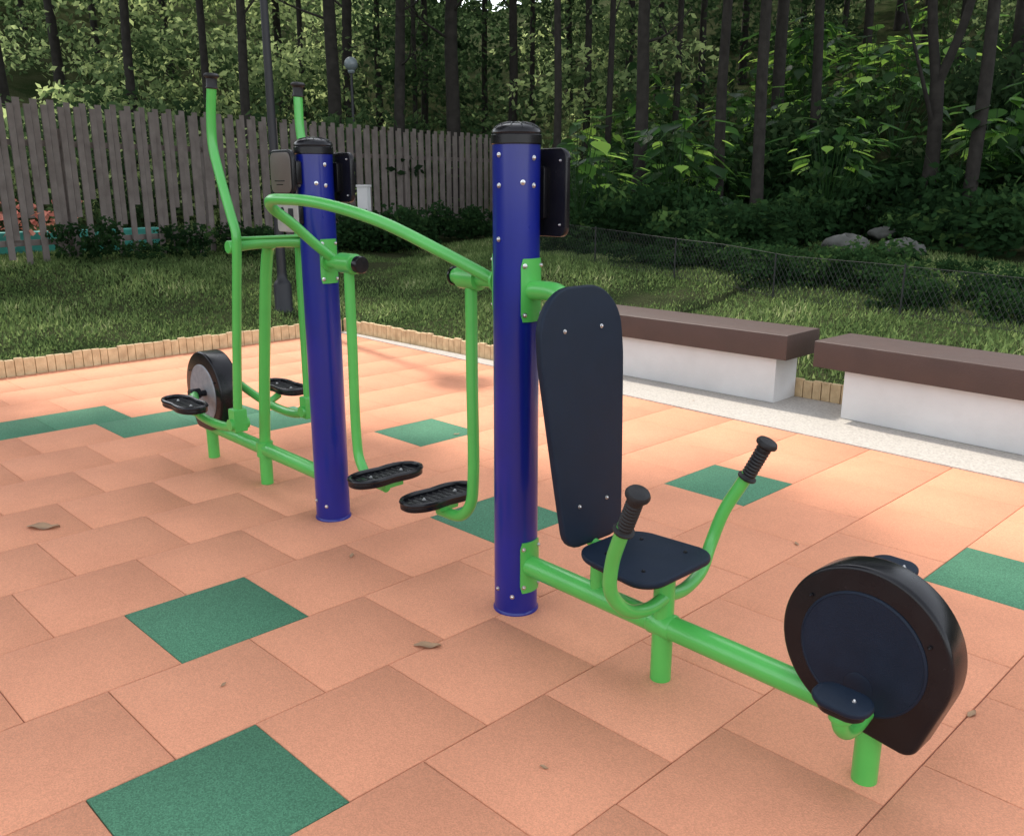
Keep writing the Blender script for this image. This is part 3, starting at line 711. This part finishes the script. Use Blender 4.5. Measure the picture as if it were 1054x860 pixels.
for i,(u_,F_,sc,rad) in enumerate(TL):
    x,y=P(u_,F_); tree(x,y,sc,rad,i,'tall dark slender trunk with leafy high crown' if F_<20 else 'slender woodland tree on the rising slope',lean=rnd.uniform(-.02,.02))
x,y=P(945,15.8); tree(x,y,1.0,1.0,1,'forked tree with two leaning stems at woodland edge',td=fork)
for i,(x,y,oy) in enumerate(((-11.6,-1.9,3.0),(-8.6,-3.4,4.9),(-15.5,-2.2,1.2),(-10.2,-4.8,1.0))):  # out-of-view trees added to shade the paving, crowns shifted off their trunks
    e=empty('tree',(x,y,max(0,g(x,y))))
    t=bpy.data.objects.new('trunk',spread); COL.objects.link(t); t.parent=e
    c=bpy.data.objects.new('crown',bigcrowns[i%2]); COL.objects.link(c); c.parent=e; c.location=(0,oy,0); c.rotation_euler=(0,0,i*2.1)
    tag(e,'unseen spreading tree added to shade the tiled area','tree',group='unseen trees added for shade on the tiles')

shr=[]
for k in range(3):
    rs=np.random.RandomState(80+k)
    def cf_(i): return (rs.uniform(-.55,.55),rs.uniform(-.55,.55),rs.uniform(.12,.75)),rs.uniform(.2,.38)
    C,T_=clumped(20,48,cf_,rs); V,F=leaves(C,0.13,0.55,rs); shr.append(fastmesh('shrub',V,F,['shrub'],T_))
def put(name,data,x,y,sc,label,cat,group,dz=0):
    o=bpy.data.objects.new(name,data); COL.objects.link(o); o.location=(x,y,g(x,y)+dz); o.rotation_euler=(0,0,rnd.uniform(0,6.28)); o.scale=(sc*rnd.uniform(.85,1.3),sc*rnd.uniform(.85,1.3),sc*rnd.uniform(.75,1.15)); tag(o,label,cat,group=group); return o
for i in range(13):
    s=3.4+i*0.8; p=fp0+(fp1-fp0).normalized()*s+Vector((1,0.2)).normalized()*rnd.uniform(.25,.7)
    put('shrub',shr[i%3],p.x,p.y,rnd.uniform(.28,.62),'low dark shrub growing against the wooden fence','shrub','shrubs along the wooden fence')
for u_,F_,sc in ((372,15.8,.8),(392,15.9,.85),(355,15.2,.65),(415,16.5,.7),(440,17,.55),(470,17.5,.75),(500,17.5,.6)):
    x,y=P(u_,F_); put('shrub',shr[0],x,y,sc,'low dark shrub growing against the wooden fence','shrub','shrubs along the wooden fence')
for i in range(62):
    u_=560+rnd.random()*560; F_=rnd.uniform(12.8,19); x,y=P(u_,F_)
    if y < 10.6-0.18*(x+9.8)+0.5: continue
    if abs(u_-895)<75 and F_<13.4: continue
    put('shrub',shr[i%3],x,y,rnd.uniform(.55,1.35),'dense dark green shrub behind the wire fence','shrub','shrubs behind the wire fence')
for i in range(78):
    s=(i+rnd.random())/78*12.6; p=w0+(w1-w0).normalized()*s+Vector((.18,.98))*rnd.uniform(.35,2.2)
    put('shrub',shr[i%3],p.x,p.y,rnd.uniform(.30,.55),'low dark ground-hugging shrub behind the wire fence','shrub','shrubs behind the wire fence',dz=-.10)
brd=[]
for k in range(3):
    r_=random.Random(90+k); V=[];F=[];T_=[]
    for j in range(30):
        a=r_.uniform(0,6.28); h=r_.uniform(.35,1.6); out_=r_.uniform(.25,1.1); l=r_.uniform(.15,.36); tip=Vector((math.cos(a),math.sin(a),0))
        base=tip*out_*0.6+ZA*h; sd=Vector((-math.sin(a),math.cos(a),0)); dr=(tip+ZA*r_.uniform(-1.1,.1)).normalized(); n=7; o=len(V); tv=min(1,r_.random()**1.4*.9+h*.12)
        V+= [tuple(sd*0.008),tuple(-sd*0.008),tuple(base-sd*.005),tuple(base+sd*.005)]; F.append((o,o+1,o+2,o+3)); T_.append(.1); o+=4
        ws=[0.05,.32,.44,.42,.33,.2,.08,0.01]
        for i in range(n+1):
            t=i/n; c=base+dr*l*t-ZA*(t*t*.12*l)
            for s_ in (-1,0,1): V.append(tuple(c+sd*s_*ws[i]*l*0.9+ZA*abs(s_)*0.06*l))
        for i in range(n):
            for q in range(2): z=o+i*3+q; F.append((z,z+1,z+4,z+3)); T_.append(tv)
    brd.append(fastmesh('broad_leaf_plant',np.array(V),np.array(F),['broad'],np.array(T_)))
for i in range(84):
    u_=575+rnd.random()*520; F_=rnd.uniform(15,23); x,y=P(u_,F_)
    if i<42: u_=rnd.gauss(820,80) if i%3 else rnd.uniform(590,700); F_=rnd.uniform(17,26); x,y=P(u_,F_)
    put('broad_leaf_plant',brd[i%3],x,y,rnd.uniform(.7,1.3),'large glossy leaves of an understorey plant','plant','broad-leaved understorey plants',dz=rnd.uniform(0,.5))
C=RS.normal(size=(160,3))*np.array([.35,.35,.18])+np.array([0,0,.75]); V,F=leaves(C,.12,.9)
fm=fastmesh('flowering_plant',V,F,['orange'],RS.rand(160)); 
o=put('flowering_plant',fm,-14.0,4.1,.9,'clump of orange blossom behind the picket fence','plant',None)
o['kind']='stuff'
def cf_(i):
    while True:
        F_=RS.uniform(17,34) if i<950 else RS.uniform(34,54)
        R_=RS.uniform(-.66,.66)*F_; x,y=(R_-F_)/S2,(F_+R_)/S2
        if infront(x,y): continue
        if math.sin(x*.9+1)+math.sin(y*.8)+math.sin((x+y)*.45)<-.9+RS.uniform(-.5,.5) and F_<30: continue
        break
    if F_<22: hh=RS.uniform(0,1.6)
    else: hh=RS.uniform(0,1)**0.8*min(8,1+ (F_-18)*0.45)
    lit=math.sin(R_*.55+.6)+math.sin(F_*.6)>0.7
    return (x,y,g(x,y)+hh),RS.uniform(.5,1.1)*(1 if F_<34 else 1.8),(.36 if R_<-.15*F_ else (.34 if lit and R_>0 else -.12))  # tint bias paints pale haze at left and sunlit patches at right
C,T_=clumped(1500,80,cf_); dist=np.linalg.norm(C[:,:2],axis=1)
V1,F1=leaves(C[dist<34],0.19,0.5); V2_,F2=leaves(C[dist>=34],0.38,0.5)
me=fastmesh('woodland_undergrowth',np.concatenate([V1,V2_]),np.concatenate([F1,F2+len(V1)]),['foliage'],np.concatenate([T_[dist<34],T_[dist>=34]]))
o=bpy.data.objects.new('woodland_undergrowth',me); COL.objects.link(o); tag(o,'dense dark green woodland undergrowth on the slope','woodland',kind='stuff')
def cf_(i):
    x=RS.uniform(-24,-15.5); y=RS.uniform(0,17); return (x,y,g(x,y)+RS.uniform(0,2.2)),RS.uniform(.4,.9)
C,T_=clumped(180,70,cf_); V,F=leaves(C,0.2,0.5); me=fastmesh('hedge_foliage',V,F,['foliage'],T_)
o=bpy.data.objects.new('hedge_foliage',me); COL.objects.link(o); tag(o,'leafy bushes crowding behind the picket fence','bushes',kind='stuff')

n=340000; X=RS.uniform(-15,4,n); Y=RS.uniform(-1,13.5,n)
yl=np.where(X<-5.6,5.68,6.38); dd=np.maximum(-8.40-X,Y-yl)
Fv=(Y-X)/S2; Rv=(X+Y)/S2; keep=(dd>0.0)&(np.abs(Rv)<Fv*.66+.6)&(Fv<17)
X=X[keep];Y=Y[keep]; n=len(X)
Z=np.array([g(a,b_) for a,b_ in zip(X,Y)])
pn=np.sin(X*2.1+Y*1.3)+np.sin(Y*2.9-X*1.7)+np.sin(X*5.1)*.5+np.sin(X*7.3+Y*6.1)*.6
h=RS.uniform(.025,.070,n)*(1+.5*pn/2.5); h=np.clip(h,.015,.14); a=RS.uniform(0,6.28,n); ln=RS.uniform(0,1.1,n)
w=RS.uniform(.003,.007,n); leafy=RS.rand(n)<.5; w[leafy]*=2.4
ux,uy=np.cos(a),np.sin(a); b0=np.stack([X-uy*w,Y+ux*w,Z-.01+h*.3*leafy],1); b1=np.stack([X+uy*w,Y-ux*w,Z-.01+h*.3*leafy],1)
tp=np.stack([X+ux*h*ln,Y+uy*h*ln,Z+h],1); V=np.stack([b0,b1,tp],1).reshape(-1,3); F=np.arange(3*n).reshape(n,3)
me=fastmesh('grass',V,F,['grass'],np.clip(RS.rand(n)*.8+.1*pn,0,1)); o=bpy.data.objects.new('grass',me); COL.objects.link(o); tag(o,'short weedy grass bordering the tiled area','grass',kind='stuff')

# ------------------------------------------------------------------ light
elv=math.radians(50); az=math.atan2(-0.985,0.17)
sd=Vector((math.sin(az)*math.cos(elv),math.cos(az)*math.cos(elv),math.sin(elv)))
sl=bpy.data.lights.new('sun','SUN'); sl.energy=5.0; sl.angle=math.radians(2.2); sl.color=(1,.94,.84)
so_=bpy.data.objects.new('sun',sl); COL.objects.link(so_); so_.rotation_euler=sd.to_track_quat('Z','Y').to_euler(); so_.location=(0,0,20)
w=bpy.data.worlds.new('World'); scene.world=w; w.use_nodes=True; nt=w.node_tree
bg=nt.nodes['Background']; sk=nt.nodes.new('ShaderNodeTexSky'); sk.sky_type='NISHITA'; sk.sun_disc=False; sk.sun_elevation=elv; sk.sun_rotation=az
hs=nt.nodes.new('ShaderNodeHueSaturation'); hs.inputs['Saturation'].default_value=0.25
nt.links.new(sk.outputs[0],hs.inputs['Color']); nt.links.new(hs.outputs[0],bg.inputs[0]); bg.inputs[1].default_value=0.50
scene.view_settings.view_transform='Standard'; scene.view_settings.look='None'; scene.view_settings.exposure=0
for o in bpy.data.objects:
    if 'wo' in o: del o['wo']
